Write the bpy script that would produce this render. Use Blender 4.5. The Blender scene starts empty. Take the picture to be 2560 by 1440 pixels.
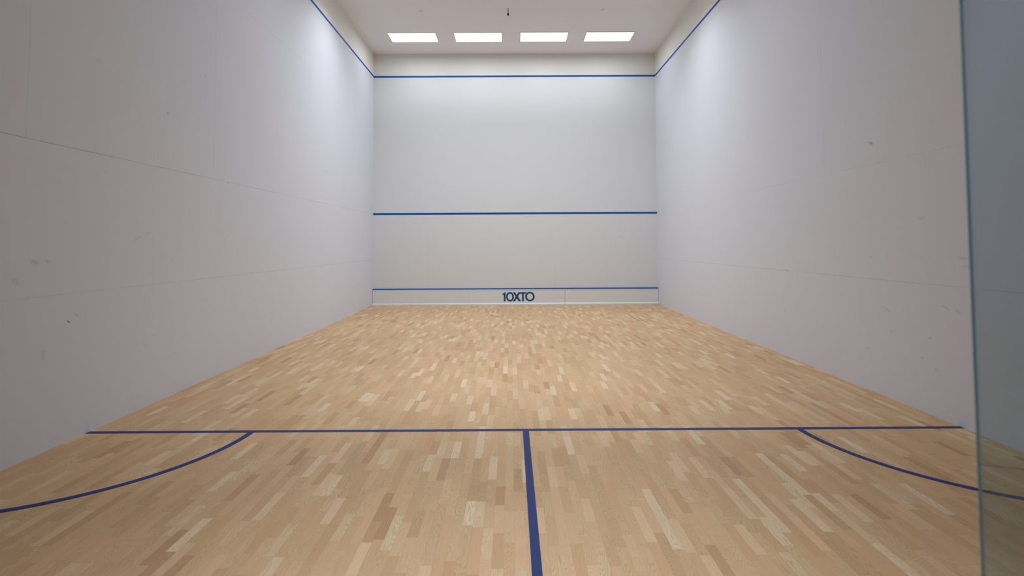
import bpy, bmesh, math, random
from mathutils import Vector, Matrix

# ---------------------------------------------------------------- dimensions
# x: left wall = 0, right wall = W.  y: front wall = 0, court runs towards -y.  z up.
W, L, H = 7.62, 13.80, 6.79
OUT = 6.147          # under edge of the out line
SERVICE = 2.4455     # centre of the service line
SHORT = 9.19         # centre of the short line, measured from the front wall

scene = bpy.context.scene
col = scene.collection


# ---------------------------------------------------------------- helpers
def srgb(r, g, b):
    def f(c):
        c /= 255.0
        return c / 12.92 if c <= 0.04045 else ((c + 0.055) / 1.055) ** 2.4
    return (f(r), f(g), f(b), 1.0)


def obj(name, bm, mat, parent=None, smooth=False):
    me = bpy.data.meshes.new(name)
    bmesh.ops.recalc_face_normals(bm, faces=bm.faces[:])
    bm.to_mesh(me)
    bm.free()
    if smooth:
        for p in me.polygons:
            p.use_smooth = True
    o = bpy.data.objects.new(name, me)
    col.objects.link(o)
    if mat is not None:
        me.materials.append(mat)
    if parent is not None:
        o.parent = parent
    return o


def tag(o, label=None, cat=None, group=None, kind=None):
    for k, v in (('label', label), ('category', cat), ('group', group), ('kind', kind)):
        if v:
            o[k] = v
    return o


def thing(name, loc, label, cat, group=None):
    o = bpy.data.objects.new(name, None)
    o.empty_display_size = 0.1
    col.objects.link(o)
    o.location = loc
    return tag(o, label, cat, group)


def add_box(bm, x0, x1, y0, y1, z0, z1, bevel=0.0):
    r = bmesh.ops.create_cube(bm, size=1.0)
    vs = r['verts']
    bmesh.ops.scale(bm, vec=(x1 - x0, y1 - y0, z1 - z0), verts=vs)
    bmesh.ops.translate(bm, vec=((x0 + x1) / 2, (y0 + y1) / 2, (z0 + z1) / 2), verts=vs)
    if bevel:
        es = list({e for v in vs for e in v.link_edges})
        bmesh.ops.bevel(bm, geom=es, offset=bevel, segments=2, affect='EDGES', profile=0.5)


def box(*a, **k):
    bm = bmesh.new()
    add_box(bm, *a, **k)
    return bm


def add_prism_x(bm, prof, x0, x1):
    """closed (y, z) profile swept along x"""
    a = [bm.verts.new((x0, y, z)) for y, z in prof]
    b = [bm.verts.new((x1, y, z)) for y, z in prof]
    n = len(prof)
    bm.faces.new(a)
    bm.faces.new(b[::-1])
    for i in range(n):
        j = (i + 1) % n
        bm.faces.new((a[i], b[i], b[j], a[j]))


def add_lathe(bm, prof, n=32):
    """(r, z) profile turned about the z axis"""
    rings = []
    for r, z in prof:
        if r < 1e-6:
            rings.append([bm.verts.new((0, 0, z))])
        else:
            rings.append([bm.verts.new((r * math.cos(2 * math.pi * i / n), r * math.sin(2 * math.pi * i / n), z))
                          for i in range(n)])
    for a, b in zip(rings[:-1], rings[1:]):
        for i in range(n):
            j = (i + 1) % n
            if len(a) == 1 and len(b) == 1:
                continue
            if len(a) == 1:
                bm.faces.new((a[0], b[i], b[j]))
            elif len(b) == 1:
                bm.faces.new((a[i], b[0], a[j]))
            else:
                bm.faces.new((a[i], b[i], b[j], a[j]))


# ---------------------------------------------------------------- node helper
class NT:
    def __init__(self, name):
        self.mat = bpy.data.materials.new(name)
        self.mat.use_nodes = True
        self.t = self.mat.node_tree
        self.t.nodes.clear()
        self.out = self.t.nodes.new('ShaderNodeOutputMaterial')

    def n(self, typ, **props):
        nd = self.t.nodes.new(typ)
        for k, v in props.items():
            setattr(nd, k, v)
        return nd

    def link(self, a, b):
        self.t.links.new(a, b)

    def put(self, sock, v):
        if isinstance(v, bpy.types.NodeSocket):
            self.link(v, sock)
        else:
            sock.default_value = v

    def math(self, op, a, b=None, c=None, clamp=False):
        nd = self.n('ShaderNodeMath', operation=op, use_clamp=clamp)
        self.put(nd.inputs[0], a)
        if b is not None:
            self.put(nd.inputs[1], b)
        if c is not None:
            self.put(nd.inputs[2], c)
        return nd.outputs[0]

    def vmath(self, op, a, b=None, out=0):
        nd = self.n('ShaderNodeVectorMath', operation=op)
        self.put(nd.inputs[0], a)
        if b is not None:
            self.put(nd.inputs[1], b)
        return nd.outputs[out]

    def combine(self, x, y, z):
        nd = self.n('ShaderNodeCombineXYZ')
        for s, v in zip(nd.inputs, (x, y, z)):
            self.put(s, v)
        return nd.outputs[0]

    def separate(self, v):
        nd = self.n('ShaderNodeSeparateXYZ')
        self.link(v, nd.inputs[0])
        return nd.outputs

    def objco(self):
        return self.n('ShaderNodeTexCoord').outputs['Object']

    def maprange(self, v, a, b, c, d, smooth=False):
        nd = self.n('ShaderNodeMapRange')
        if smooth:
            nd.interpolation_type = 'SMOOTHSTEP'
        self.put(nd.inputs['Value'], v)
        for k, x in zip(('From Min', 'From Max', 'To Min', 'To Max'), (a, b, c, d)):
            self.put(nd.inputs[k], x)
        return nd.outputs[0]

    def mix(self, fac, a, b, blend='MIX'):
        nd = self.n('ShaderNodeMix', data_type='RGBA', blend_type=blend)
        self.put(nd.inputs['Factor'], fac)
        self.put(nd.inputs[6], a)
        self.put(nd.inputs[7], b)
        return nd.outputs[2]

    def noise(self, vec, scale, detail=2.0, rough=0.5):
        nd = self.n('ShaderNodeTexNoise')
        self.link(vec, nd.inputs['Vector'])
        nd.inputs['Scale'].default_value = scale
        nd.inputs['Detail'].default_value = detail
        nd.inputs['Roughness'].default_value = rough
        return nd.outputs[0]

    def bsdf(self, color, rough=0.5, spec=0.5, bump=None, bump_strength=0.1, bump_dist=0.001, metallic=0.0):
        p = self.n('ShaderNodeBsdfPrincipled')
        self.put(p.inputs['Base Color'], color)
        self.put(p.inputs['Roughness'], rough)
        p.inputs['Specular IOR Level'].default_value = spec
        p.inputs['Metallic'].default_value = metallic
        if bump is not None:
            b = self.n('ShaderNodeBump')
            b.inputs['Strength'].default_value = bump_strength
            b.inputs['Distance'].default_value = bump_dist
            self.link(bump, b.inputs['Height'])
            self.link(b.outputs[0], p.inputs['Normal'])
        self.link(p.outputs[0], self.out.inputs['Surface'])
        return p


# ---------------------------------------------------------------- materials
def paint_mat(name, color, rough=0.45, spec=0.4, var=0.04, scale=40.0):
    m = NT(name)
    n = m.noise(m.objco(), scale, 3.0)
    dark = tuple(c * (1 - var) for c in color[:3]) + (1.0,)
    m.bsdf(m.mix(n, dark, color), rough, spec)
    return m.mat


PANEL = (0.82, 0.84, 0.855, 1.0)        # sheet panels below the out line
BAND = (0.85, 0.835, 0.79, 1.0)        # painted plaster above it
CEIL = (0.88, 0.865, 0.855, 1.0)


def wall_mat(name, axis, seams, marks, panel=PANEL, band=BAND):
    """axis: 0 for walls that run along x, 1 for walls that run along y (u = distance along).
    seams: (u0, u1, z0, z1, strength);  marks: (u, z, half length, half height, angle deg, strength)"""
    m = NT(name)
    s = m.separate(m.objco())
    u = s[0] if axis == 0 else m.math('MULTIPLY', s[1], -1.0)
    z = s[2]
    p = m.combine(u, z, 0.0)
    # painted plaster above the out line, sheet panels below
    above = m.math('GREATER_THAN', z, OUT + 0.02)
    blot = m.noise(p, 0.9, 3.0)
    base = m.mix(above, m.mix(blot, tuple(c * 0.975 for c in panel[:3]) + (1,), panel), band)
    # joints between the sheets
    seam = None
    for (u0, u1, z0, z1, st) in seams:
        w = 0.0032
        hu, hz = max((u1 - u0) / 2, w), max((z1 - z0) / 2, w)
        a = m.math('ABSOLUTE', m.math('SUBTRACT', u, (u0 + u1) / 2))
        b = m.math('ABSOLUTE', m.math('SUBTRACT', z, (z0 + z1) / 2))
        k = m.math('MULTIPLY', m.math('LESS_THAN', a, hu), m.math('LESS_THAN', b, hz))
        k = m.math('MULTIPLY', k, st)
        seam = k if seam is None else m.math('MAXIMUM', seam, k)
    if seam is not None:
        wear = m.maprange(m.noise(p, 2.3, 3.0), 0.35, 0.62, 0.25, 1.0)
        base = m.mix(m.math('MULTIPLY', seam, wear), base, (0.16, 0.15, 0.14, 1))
    # ball marks and scuffs, each where it is on the wall
    acc = None
    rag = m.noise(p, 55.0, 2.0)
    for (mu, mz, a, b, ang, st) in marks:
        mp = m.n('ShaderNodeMapping', vector_type='TEXTURE')
        m.link(p, mp.inputs['Vector'])
        mp.inputs['Location'].default_value = (mu, mz, 0)
        mp.inputs['Rotation'].default_value = (0, 0, math.radians(ang))
        mp.inputs['Scale'].default_value = (a, b, 1)
        d = m.vmath('LENGTH', mp.outputs[0], out=1)
        d = m.math('ADD', d, m.maprange(rag, 0.3, 0.7, -0.35, 0.35))
        k = m.maprange(d, 0.40, 1.15, st * 0.75, 0.0, smooth=True)
        acc = k if acc is None else m.math('MAXIMUM', acc, k)
    # faint dusting of small old marks, mostly in the zone the ball hits
    v = m.n('ShaderNodeTexVoronoi', feature='F1')
    m.link(m.combine(m.math('MULTIPLY', u, 0.7), z, 0.0), v.inputs['Vector'])
    v.inputs['Scale'].default_value = 4.2
    sel = m.math('GREATER_THAN', m.separate(v.outputs['Color'])[0], 0.62)
    dot = m.maprange(m.math('ADD', v.outputs['Distance'], m.maprange(rag, 0.3, 0.7, -0.03, 0.03)),
                     0.02, 0.075, 0.12, 0.0, smooth=True)
    low = m.maprange(z, 2.6, 4.2, 1.0, 0.15)
    dust = m.math('MULTIPLY', m.math('MULTIPLY', sel, dot), low)
    acc = dust if acc is None else m.math('MAXIMUM', acc, dust)
    base = m.mix(acc, base, (0.10, 0.10, 0.11, 1))
    fine = m.noise(p, 160.0, 2.0)
    m.bsdf(base, 0.58, 0.25, bump=fine, bump_strength=0.08, bump_dist=0.0006)
    return m.mat


def wood_mat():
    """strip parquet: narrow strips along y, each column cut into blocks of random length and tone"""
    m = NT('ash_strip_floor')
    s = m.separate(m.objco())
    x, y = s[0], s[1]
    w = 0.0597
    cx = m.math('DIVIDE', x, w)
    ci = m.math('FLOOR', cx)
    fx = m.math('FRACT', cx)
    # random shift of each column
    wn = m.n('ShaderNodeTexWhiteNoise', noise_dimensions='1D')
    m.link(ci, wn.inputs['W'])
    shift = m.math('MULTIPLY_ADD', wn.outputs['Value'], 37.0, m.math('MULTIPLY', ci, 71.0))
    wy = m.math('ADD', m.math('DIVIDE', y, 0.32), shift)
    v = m.n('ShaderNodeTexVoronoi', voronoi_dimensions='1D', feature='F1')
    m.link(wy, v.inputs['W'])
    v.inputs['Scale'].default_value = 1.0
    v.inputs['Randomness'].default_value = 0.72
    rnd = m.separate(v.outputs['Color'])
    e = m.n('ShaderNodeTexVoronoi', voronoi_dimensions='1D', feature='DISTANCE_TO_EDGE')
    m.link(wy, e.inputs['W'])
    e.inputs['Scale'].default_value = 1.0
    e.inputs['Randomness'].default_value = 0.72
    # block tones
    cr = m.n('ShaderNodeValToRGB')
    m.link(rnd[0], cr.inputs[0])
    el = cr.color_ramp.elements
    tones = [(0.00, (0.510, 0.295, 0.150)), (0.04, (0.585, 0.370, 0.196)), (0.22, (0.634, 0.414, 0.224)),
             (0.52, (0.660, 0.437, 0.240)), (0.80, (0.690, 0.470, 0.267)), (0.93, (0.745, 0.545, 0.333)),
             (1.00, (0.785, 0.615, 0.410))]
    el[0].position, el[0].color = tones[0][0], tones[0][1] + (1,)
    el[1].position, el[1].color = tones[-1][0], tones[-1][1] + (1,)
    for pos, c in tones[1:-1]:
        k = el.new(pos)
        k.color = c + (1,)
    tone = cr.outputs[0]
    # a little pinker or yellower from block to block
    hue = m.mix(rnd[1], (1.03, 0.975, 0.96, 1), (0.985, 1.015, 1.0, 1))
    tone = m.mix(1.0, tone, hue, 'MULTIPLY')
    # grain: contour lines of a stretched noise, different in every block
    off = m.combine(m.math('MULTIPLY', rnd[2], 31.0), m.math('MULTIPLY', rnd[0], 57.0), m.math('MULTIPLY', ci, 3.7))
    gp = m.vmath('ADD', m.combine(m.math('MULTIPLY', x, 7.0), m.math('MULTIPLY', y, 1.0), 0.0), off)
    g = m.noise(gp, 1.3, 2.0, 0.45)
    rings = m.math('SINE', m.math('MULTIPLY', g, 230.0))
    rings = m.math('POWER', m.maprange(rings, -1.0, 1.0, 0.0, 1.0), 4.0)
    fig = m.maprange(rnd[1], 0.15, 0.9, 0.10, 0.40)
    fp = m.vmath('ADD', m.combine(m.math('MULTIPLY', x, 260.0), m.math('MULTIPLY', y, 9.0), 0.0), off)
    fib = m.noise(fp, 1.0, 3.0, 0.6)
    tone = m.mix(m.math('MULTIPLY', rings, fig), tone, (0.36, 0.21, 0.115, 1))
    tone = m.mix(m.maprange(fib, 0.42, 0.72, 0.0, 0.30), tone, (0.46, 0.30, 0.18, 1))
    # joints
    edge = m.math('MINIMUM', fx, m.math('SUBTRACT', 1.0, fx))
    je = m.math('MULTIPLY', m.maprange(edge, 0.006, 0.018, 0.34, 0.0), m.maprange(m.noise(m.objco(), 5.0, 2.0), 0.35, 0.65, 0.25, 1.0))
    jy = m.maprange(e.outputs['Distance'], 0.001, 0.004, 0.30, 0.0)
    joint = m.math('MAXIMUM', je, jy)
    tone = m.mix(joint, tone, (0.22, 0.13, 0.075, 1))
    rough = m.maprange(m.noise(m.objco(), 3.0, 3.0), 0.3, 0.7, 0.42, 0.52)
    m.bsdf(tone, rough, 0.16, bump=m.math('SUBTRACT', fib, joint), bump_strength=0.12, bump_dist=0.0008)
    return m.mat


def glass_mat():
    m = NT('clear_tempered_glass')
    g = m.n('ShaderNodeBsdfGlass')
    g.inputs['Color'].default_value = (0.725, 0.795, 0.83, 1)
    g.inputs['Roughness'].default_value = 0.0
    g.inputs['IOR'].default_value = 1.4
    m.link(g.outputs[0], m.out.inputs['Surface'])
    return m.mat


def edge_mat():
    # ground edge of the pane: part clear, part scattering, the green of thick glass
    m = NT('ground_glass_edge')
    g = m.n('ShaderNodeBsdfGlass')
    g.inputs['Color'].default_value = (0.62, 0.85, 0.88, 1)
    g.inputs['Roughness'].default_value = 0.12
    g.inputs['IOR'].default_value = 1.5
    d = m.n('ShaderNodeBsdfTranslucent')
    d.inputs['Color'].default_value = (0.16, 0.40, 0.48, 1)
    mx = m.n('ShaderNodeMixShader')
    mx.inputs[0].default_value = 0.42
    m.link(g.outputs[0], mx.inputs[1])
    m.link(d.outputs[0], mx.inputs[2])
    m.link(mx.outputs[0], m.out.inputs['Surface'])
    return m.mat


def lamp_mat(name, strength):
    m = NT(name)
    e = m.n('ShaderNodeEmission')
    e.inputs['Color'].default_value = (0.97, 0.985, 1.0, 1)
    e.inputs['Strength'].default_value = strength
    m.link(e.outputs[0], m.out.inputs['Surface'])
    return m.mat


LINE_WALL = paint_mat('blue_wall_line_paint', (0.016, 0.115, 0.400, 1), 0.5, 0.2)
LINE_FLOOR = paint_mat('blue_floor_line_paint', (0.018, 0.036, 0.165, 1), 0.5, 0.15)
LOGO = paint_mat('navy_lettering', (0.018, 0.100, 0.250, 1), 0.5, 0.2)
TIN_WHITE = paint_mat('white_tin_paint', (0.86, 0.885, 0.90, 1), 0.4, 0.4)
FRAME_WHITE = paint_mat('white_fixture_enamel', (0.80, 0.78, 0.78, 1), 0.4, 0.4)
CEIL_PAINT = paint_mat('ceiling_paint', CEIL, 0.8, 0.2, 0.03, 3.0)
GREY_METAL = paint_mat('grey_metal', (0.36, 0.35, 0.33, 1), 0.35, 0.5)
BLACK = paint_mat('black_plastic', (0.012, 0.010, 0.010, 1), 0.5, 0.4)
DISC = paint_mat('disc_paint', (0.72, 0.675, 0.64, 1), 0.5, 0.3)
WOOD = wood_mat()
GLASS = glass_mat()
EDGE = edge_mat()
LAMP = lamp_mat('lit_diffuser', 1.25)
BACK_PAINT = paint_mat('back_wall_paint', (0.22, 0.22, 0.23, 1), 0.6, 0.3, 0.03, 3.0)  # unseen wall kept dark to absorb bounce light at the rear

# ---------------------------------------------------------------- the setting
tag(obj('floor', box(-0.02, W + 0.02, -L - 1.8, 0.02, -0.12, 0.0), WOOD), kind='structure')
tag(obj('ceiling', box(-0.15, W + 0.15, -L - 0.1, 0.15, H, H + 0.12), CEIL_PAINT), kind='structure')

front_seams = [(1.470, 1.470, 0.45, 2.40, 0.16), (4.872, 4.872, 0.45, 1.22, 0.30), (1.470, 1.470, 3.66, 4.88, 0.05)]
front_marks = [(6.639, 1.80, 0.016, 0.012, 0, 0.55), (6.664, 1.76, 0.008, 0.008, 0, 0.35), (1.253, 3.045, 0.012, 0.02, 0, 0.30),
               (5.4, 3.2, 0.010, 0.010, 0, 0.2), (2.6, 2.9, 0.014, 0.008, 20, 0.15)]
left_seams = [(0.0, 7.3, 1.224, 1.224, 0.30), (7.3, 9.6, 1.224, 1.224, 0.22), (9.6, L, 1.224, 1.224, 0.10),
              (0.0, 7.3, 2.446, 2.446, 0.32), (7.3, L, 2.446, 2.446, 0.48),
              (4.4, 6.6, 4.905, 4.905, 0.30), (6.6, L, 4.905, 4.905, 0.10),
              (7.368, 7.368, 2.446, 6.15, 0.26), (9.829, 9.829, 2.446, 4.9, 0.22), (4.880, 4.880, 2.446, 4.4, 0.16),
              (2.440, 2.440, 2.446, 4.9, 0.06)]
left_marks = [(9.409, 0.991, 0.026, 0.010, 38, 0.80), (9.332, 1.036, 0.028, 0.008, 38, 0.45), (9.735, 1.500, 0.055, 0.020, 20, 0.26),
              (9.62, 1.50, 0.04, 0.015, 20, 0.14), (9.882, 1.355, 0.05, 0.025, 15, 0.16), (3.526, 3.096, 0.035, 0.016, 60, 0.55),
              (8.238, 3.048, 0.016, 0.010, 40, 0.42), (7.569, 3.676, 0.022, 0.014, 0, 0.36), (8.49, 1.752, 0.045, 0.008, -28, 0.26),
              (8.63, 1.70, 0.075, 0.010, -22, 0.16), (9.636, 0.772, 0.022, 0.055, 0, 0.16), (9.05, 2.30, 0.02, 0.01, 10, 0.16),
              (7.05, 2.44, 0.03, 0.012, 0, 0.30), (6.45, 2.38, 0.02, 0.01, 0, 0.22), (6.0, 2.55, 0.018, 0.01, 0, 0.25),
              (8.10, 2.40, 0.02, 0.01, 0, 0.18), (7.8, 0.80, 0.02, 0.012, 0, 0.15), (8.5, 0.62, 0.05, 0.014, 30, 0.12)]
right_seams = [(0.0, 4.0, 1.222, 1.222, 0.20), (4.0, L, 1.222, 1.222, 0.36), (4.6, 9.2, 2.470, 2.470, 0.13), (9.2, L, 2.470, 2.470, 0.06),
               (7.335, 7.335, 2.47, 6.15, 0.16), (7.35, 7.35, 2.47, 3.6, 0.10), (4.884, 4.884, 2.52, 2.84, 0.34),
               (8.890, 8.890, 2.32, 2.46, 0.22), (5.9, 9.0, 4.62, 4.62, 0.06)]
right_marks = [(8.184, 2.698, 0.034, 0.018, -12, 0.55), (8.150, 2.715, 0.03, 0.008, -12, 0.30), (8.831, 1.849, 0.05, 0.022, 0, 0.18),
               (6.41, 1.22, 0.045, 0.014, -35, 0.30), (5.813, 1.417, 0.014, 0.010, 0, 0.28), (9.069, 1.022, 0.045, 0.010, -25, 0.34),
               (9.03, 1.04, 0.02, 0.008, -25, 0.26), (8.353, 0.912, 0.075, 0.009, -28, 0.22), (6.341, 0.638, 0.022, 0.016, 0, 0.28),
               (9.265, 1.478, 0.055, 0.016, -5, 0.22), (9.290, 1.405, 0.05, 0.020, -5, 0.18), (8.879, 0.718, 0.02, 0.012, 0, 0.22),
               (8.777, 0.51, 0.015, 0.010, 0, 0.25), (8.935, 0.434, 0.018, 0.010, 0, 0.22), (5.05, 2.05, 0.018, 0.016, 0, 0.22),
               (5.05, 1.95, 0.012, 0.02, 60, 0.28), (7.9, 1.83, 0.022, 0.012, 0, 0.24), (6.2, 2.93, 0.012, 0.02, 0, 0.16),
               (3.9, 3.55, 0.02, 0.01, 10, 0.18), (4.4, 3.1, 0.018, 0.012, 0, 0.18), (7.0, 3.0, 0.018, 0.01, 0, 0.18),
               (6.6, 3.25, 0.015, 0.01, 0, 0.16), (3.3, 2.4, 0.01, 0.012, 0, 0.22), (7.6, 1.0, 0.03, 0.015, -30, 0.15),
               (9.2, 1.00, 0.04, 0.012, -20, 0.14), (8.4, 1.3, 0.03, 0.012, -20, 0.12)]
SIDE_CAST = (0.765, 0.780, 0.845, 1.0)  # same panels as the front; a cooler, darker colour cast is painted in
tag(obj('wall_front', box(-0.15, W + 0.15, 0.0, 0.15, -0.12, H), wall_mat('front_wall_panels', 0, front_seams, front_marks)),
    kind='structure')
tag(obj('wall_left', box(-0.15, 0.0, -L, 0.0, -0.12, H), wall_mat('left_wall_panels', 1, left_seams, left_marks, SIDE_CAST)),
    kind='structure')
tag(obj('wall_right', box(W, W + 0.15, -L, 0.0, -0.12, H), wall_mat('right_wall_panels', 1, right_seams, right_marks, SIDE_CAST)),
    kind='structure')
# solid wall over the glass at the back of the court, behind the camera
tag(obj('wall_back', box(0.0, W, -L - 0.10, -L, 2.30, H), BACK_PAINT), kind='structure')

# ---------------------------------------------------------------- painted lines
T = 0.0015
tag(obj('out_line', box(0.0, W, -T, 0.0, OUT, OUT + 0.05), LINE_WALL),
    'blue out line high across the front wall below the cream band', 'line')
for x0, x1, side in ((0.0, T, 'left'), (W - T, W, 'right')):
    tag(obj('side_out_line', box(x0, x1, -9.6, -T, OUT, OUT + 0.05), LINE_WALL),
        'blue out line running along the top of the %s side wall' % side, 'line', 'side wall out lines')
tag(obj('service_line', box(0.0, W, -T, 0.0008, SERVICE - 0.027, SERVICE + 0.027), LINE_WALL),
    'blue service line across the middle of the front wall', 'line')
tag(obj('short_line', box(0.0, W, -SHORT - 0.025, -SHORT + 0.025, 0.0, T), LINE_FLOOR),
    'long blue line across the whole wooden floor from side wall to side wall', 'line')
tag(obj('half_court_line', box(3.81 - 0.0265, 3.81 + 0.0265, -L, -SHORT - 0.025, 0.0, T), LINE_FLOOR),
    'straight blue line on the floor running from the cross line towards the viewer', 'line')


def arc_bm(cx, sgn, r=1.432, w=0.0255, n=64):
    bm = bmesh.new()
    rows = []
    a0 = math.asin(0.025 / r)
    for i in range(n + 1):
        a = a0 + (math.pi / 2 - a0) * i / n
        ring = []
        for rr, z in ((r - w, 0.0), (r + w, 0.0), (r + w, T), (r - w, T)):
            ring.append(bm.verts.new((cx + sgn * rr * math.cos(a), -SHORT - rr * math.sin(a), z)))
        rows.append(ring)
    for a, b in zip(rows[:-1], rows[1:]):
        for k in range(4):
            bm.faces.new((a[k], a[(k + 1) % 4], b[(k + 1) % 4], b[k]))
    bm.faces.new(rows[0])
    bm.faces.new(rows[-1][::-1])
    return bm


tag(obj('service_box_arc', arc_bm(0.0, 1), LINE_FLOOR),
    'curved blue service box line on the floor by the left wall', 'line', 'service box arcs')
tag(obj('service_box_arc', arc_bm(W, -1), LINE_FLOOR),
    'curved blue service box line on the floor by the right wall, partly behind glass', 'line', 'service box arcs')

# ---------------------------------------------------------------- the tin along the foot of the front wall
tin = thing('tin_board', (W / 2, 0.0, 0.0), 'low white board with blue top edge and dark lettering along the front wall foot', 'tin')


def tin_part(name, bm, mat):
    bmesh.ops.translate(bm, vec=(-W / 2, 0, 0), verts=bm.verts)
    return obj(name, bm, mat, tin)


G = 0.006        # gap to the side walls
bm = bmesh.new()
add_prism_x(bm, [(-0.001, 0.450), (-0.012, 0.4495), (-0.030, 0.440), (-0.036, 0.432), (-0.036, 0.418), (-0.001, 0.418)], G, W - G)
tag(tin_part('top_rail', bm, LINE_WALL), 'blue painted top rail')
bm = bmesh.new()
add_prism_x(bm, [(-0.001, 0.418), (-0.035, 0.418), (-0.035, 0.398), (-0.031, 0.394), (-0.001, 0.394)], G, W - G)
tin_part('rail_lip', bm, TIN_WHITE)
thirds = [G, 2.560, 5.122, W - G]
GAP = {2.560: 0.0008, 5.122: 0.0035}      # the joint on the right stands open a little
for a, b in zip(thirds[:-1], thirds[1:]):
    bm = bmesh.new()
    add_box(bm, a + GAP.get(a, 0.0), b - GAP.get(b, 0.0), -0.030, -0.001, 0.055, 0.394)
    tin_part('face_panel', bm, TIN_WHITE)
    bm = bmesh.new()
    add_prism_x(bm, [(-0.001, 0.0), (-0.056, 0.0), (-0.056, 0.034), (-0.053, 0.038), (-0.031, 0.058), (-0.001, 0.058)],
                a + GAP.get(a, 0.0), b - GAP.get(b, 0.0))
    tin_part('bottom_rail', bm, TIN_WHITE)


# lettering drawn as outlines in one letter unit grid (x right, y up, cap height 380)
def letters_bm():
    bm = bmesh.new()
    y_f, y_b = -0.0320, -0.0300
    sx, sz = 0.857 / 1282.0, 0.2475 / 380.0
    x0, z0 = 3.457, 0.0985

    def P(px, py):
        return (x0 + (px - 575) * sx, z0 + (866 - py) * sz)

    def poly(pts, y_f=y_f):
        q = [P(*p) for p in pts]
        f = [bm.verts.new((x, y_f, z)) for x, z in q]
        b = [bm.verts.new((x, y_b, z)) for x, z in q]
        bm.faces.new(f)
        bm.faces.new(b[::-1])
        for i in range(len(q)):
            j = (i + 1) % len(q)
            bm.faces.new((f[i], b[i], b[j], f[j]))

    def ring(xo0, xo1, yo0, yo1, xi0, xi1, yi0, yi1, pw, n=72):
        def pt(a, b, c, d, t):
            cs, sn = math.cos(t), math.sin(t)
            k = (abs(cs) ** pw + abs(sn) ** pw) ** (-1.0 / pw)
            return P((a + b) / 2 + (b - a) / 2 * cs * k, (c + d) / 2 + (d - c) / 2 * sn * k)
        rows = []
        for i in range(n):
            t = 2 * math.pi * i / n
            o, q = pt(xo0, xo1, yo0, yo1, t), pt(xi0, xi1, yi0, yi1, t)
            rows.append([bm.verts.new((o[0], y_f, o[1])), bm.verts.new((q[0], y_f, q[1])),
                         bm.verts.new((q[0], y_b, q[1])), bm.verts.new((o[0], y_b, o[1]))])
        for i in range(n):
            a, b = rows[i], rows[(i + 1) % n]
            for k in range(4):
                bm.faces.new((a[k], a[(k + 1) % 4], b[(k + 1) % 4], b[k]))

    poly([(662, 494), (704, 494), (704, 864), (632, 864), (632, 588), (610, 600), (575, 606), (575, 548), (612, 540), (644, 520)])
    ring(720, 1034, 486, 870, 787, 966, 552, 806, 2.15)
    poly([(993, 494), (1080, 494), (1150, 606), (1214, 494), (1282, 494), (1246, 556), (1200, 676), (1316, 864), (1228, 864),
          (1150, 742), (1078, 864), (990, 864), (1106, 676)])
    poly([(1214, 494), (1540, 494), (1518, 557), (1430, 557), (1430, 864), (1358, 864), (1358, 557), (1262, 557), (1200, 662)], y_f - 0.0004)
    ring(1484, 1858, 480, 868, 1554, 1788, 548, 802, 2.1)
    return bm


tag(tin_part('lettering', letters_bm(), LOGO), 'dark blue flat lettering in the middle of the board')

# ---------------------------------------------------------------- ceiling lights
LX = [(0.700, 1.866), (2.324, 3.489), (3.952, 5.118), (5.573, 6.738)]
LY = (0.845, 1.405)
GROUP = 'ceiling light panels near the front wall'
LABELS = ['lit rectangular ceiling panel closest to the left wall', 'lit rectangular ceiling panel second from the left wall',
          'lit rectangular ceiling panel second from the right wall', 'lit rectangular ceiling panel closest to the right wall']


def light_proto(x, y, label, group, lamp):
    t = thing('ceiling_light', (x, y, H), label, 'ceiling light', group)
    hx, hy, f = 0.583, 0.28, 0.018
    bm = bmesh.new()
    add_box(bm, -hx - f, hx + f, hy, hy + f, -0.008, 0.0)
    add_box(bm, -hx - f, hx + f, -hy - f, -hy, -0.008, 0.0)
    add_box(bm, -hx - f, -hx, -hy, hy, -0.008, 0.0)
    add_box(bm, hx, hx + f, -hy, hy, -0.008, 0.0)
    obj('frame', bm, FRAME_WHITE, t)
    tag(obj('diffuser', box(-hx, hx, -hy, hy, -0.004, -0.0005), LAMP, t), 'glowing white diffuser')
    lo = bpy.data.objects.new('lamp', lamp)
    col.objects.link(lo)
    lo.parent = t
    lo.location = (0, 0, -0.010)
    return t


def lamp_data(power, spread, color=(0.925, 1.0, 1.08)):
    d = bpy.data.lights.new('troffer_lamp', 'AREA')
    d.shape = 'RECTANGLE'
    d.size, d.size_y = 1.16, 0.55
    d.energy = power
    d.spread = math.radians(spread)
    d.color = color
    return d


def dup(root, loc, label, group):
    r = root.copy()
    col.objects.link(r)
    r.location = loc
    r['label'], r['group'] = label, group
    for ch in list(root.children):
        c = ch.copy()
        col.objects.link(c)
        c.parent = r
    return r


yc = -(LY[0] + LY[1]) / 2
FRONT = (13.5, 172)
WARM, COOL = (0.925, 1.0, 1.08), (0.80, 1.0, 1.28)  # COOL tints one added row to pull the rear side walls bluer
ADDED_ROWS = [(3.7, (0, 1, 2, 3), 27.0, 130, WARM), (6.6, (0, 1, 2, 3), 4.6, 170, COOL), (8.0, (1, 2), 11.5, 60, WARM),
        (11.8, (1, 2), 7.0, 36, WARM)]   # unseen added rows: (distance, columns, power, spread, tube colour)
first = None
front_lamp = lamp_data(*FRONT)
for (a, b), lab in zip(LX, LABELS):
    if first is None:
        first = light_proto((a + b) / 2, yc, lab, GROUP, front_lamp)
    else:
        dup(first, ((a + b) / 2, yc, H), lab, GROUP)
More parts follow.
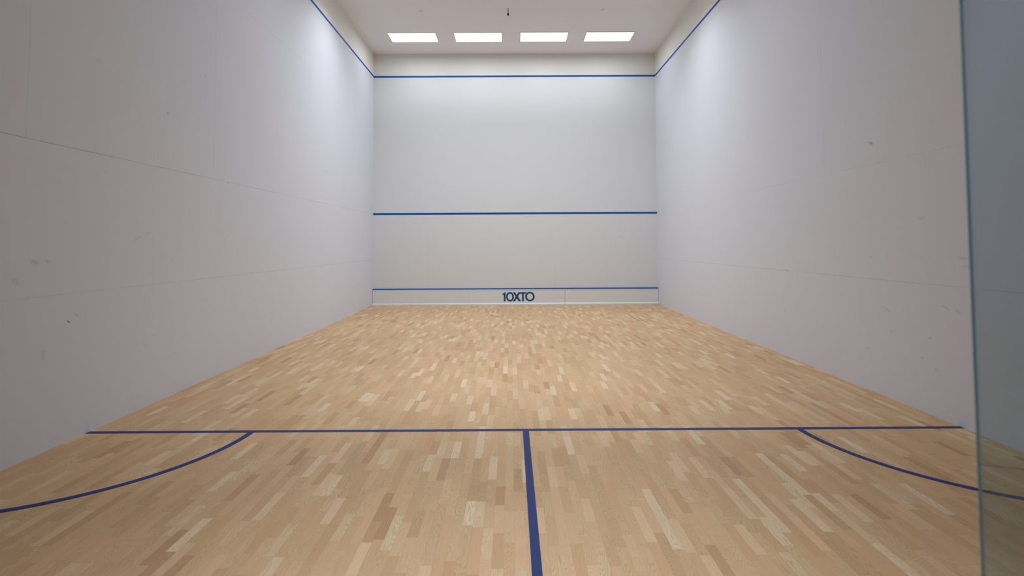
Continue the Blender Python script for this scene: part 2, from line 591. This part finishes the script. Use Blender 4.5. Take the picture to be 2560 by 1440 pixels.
# unseen fittings added over the court, power and beam set to shape its light
for dist, cols, power, spread, tint in ADDED_ROWS:
    added_lamp = lamp_data(power, spread, tint)
    for k in cols:
        r = dup(first, ((LX[k][0] + LX[k][1]) / 2, -dist, H), 'unseen added ceiling panel lighting the court behind the front row',
                'unseen added light panels over the rest of the court')
        for ch in r.children:
            if ch.type == 'LIGHT':
                ch.data = added_lamp

# ---------------------------------------------------------------- small ceiling fittings
t = thing('ceiling_sprinkler', (3.652, -2.66, H), 'small pendant fitting with black tip hanging from ceiling above the lights', 'sprinkler')
bm = bmesh.new()
add_lathe(bm, [(0.0, 0.0), (0.034, 0.0), (0.034, -0.003), (0.024, -0.009), (0.012, -0.012), (0.0, -0.012)])
obj('escutcheon', bm, FRAME_WHITE, t, True)
bm = bmesh.new()
add_lathe(bm, [(0.0, -0.010), (0.010, -0.010), (0.010, -0.055), (0.013, -0.058), (0.013, -0.085), (0.009, -0.090), (0.009, -0.108), (0.0, -0.108)], 20)
obj('stem', bm, GREY_METAL, t)
bm = bmesh.new()
add_lathe(bm, [(0.0, -0.104), (0.017, -0.104), (0.021, -0.108), (0.0215, -0.140), (0.018, -0.146), (0.0, -0.146)], 24)
tag(obj('tip', bm, BLACK, t), 'black tip')

for x, y, lab in ((1.719, -2.576, 'small round cover plate on the ceiling toward the left wall'),
                  (5.747, -2.600, 'small round cover plate on the ceiling toward the right wall')):
    bm = bmesh.new()
    add_lathe(bm, [(0.0, -0.006), (0.034, -0.006), (0.040, -0.004), (0.041, 0.0), (0.0, 0.0)], 40)
    o = tag(obj('cover_plate', bm, DISC), lab, 'cover plate', 'round ceiling cover plates')
    o.location = (x, y, H)

# ---------------------------------------------------------------- the glass door leaf beside the camera
hinge = Vector((4.251, -L + 0.002, 0.0))
leaf, th = 0.90, 0.012
bm = box(0.0, leaf, -th / 2, th / 2, 0.012, 2.20, bevel=0.0012)
door = obj('glass_panel', bm, GLASS)
door.data.materials.append(EDGE)
for p in door.data.polygons:
    if abs(p.normal.y) < 0.5:
        p.material_index = 1
ang = math.radians(80.0)
door.location = hinge
door.rotation_euler = (0, 0, ang)
tag(door, 'clear bluish glass panel standing upright at the far right edge', 'glass panel')

# ---------------------------------------------------------------- world, camera, view
wd = bpy.data.worlds.new('gallery_dimness')
scene.world = wd
wd.use_nodes = True
bg = wd.node_tree.nodes['Background']
bg.inputs[0].default_value = (0.62, 0.86, 1.25, 1)
bg.inputs[1].default_value = 0.05

cam = bpy.data.cameras.new('camera')
cam.sensor_fit = 'HORIZONTAL'
cam.sensor_width = 36.0
cam.lens = 1277.86 / 2560 * 36.0
cam.shift_x = 0.0
cam.shift_y = -(720 - 562.75) / 2560
cam.clip_start = 0.02
cam.clip_end = 100
cam.dof.use_dof = True
cam.dof.focus_distance = 10.5
cam.dof.aperture_fstop = 2.8
co = bpy.data.objects.new('camera', cam)
col.objects.link(co)
# rows of the fitted rotation, given as (x, z, forward); world y = -(distance from the front wall)
right = Vector((0.99998492, -0.00228797, -0.00499217))
up = Vector((0.0049028, -0.03752994, 0.99928348))
fwd = Vector((0.00247369, 0.99929288, 0.03751815))
fwd.normalize()
right = (right - fwd * right.dot(fwd)).normalized()
up = right.cross(fwd)
M = Matrix((right, up, -fwd)).transposed().to_4x4()
M.translation = Vector((3.6883, -13.7065, 1.6171))
co.matrix_world = M
scene.camera = co

vs = scene.view_settings
scene.display_settings.display_device = 'sRGB'
vs.view_transform = 'Standard'
vs.look = 'None'
vs.gamma = 1.0
vs.use_curve_mapping = False
vs.exposure = 0.17
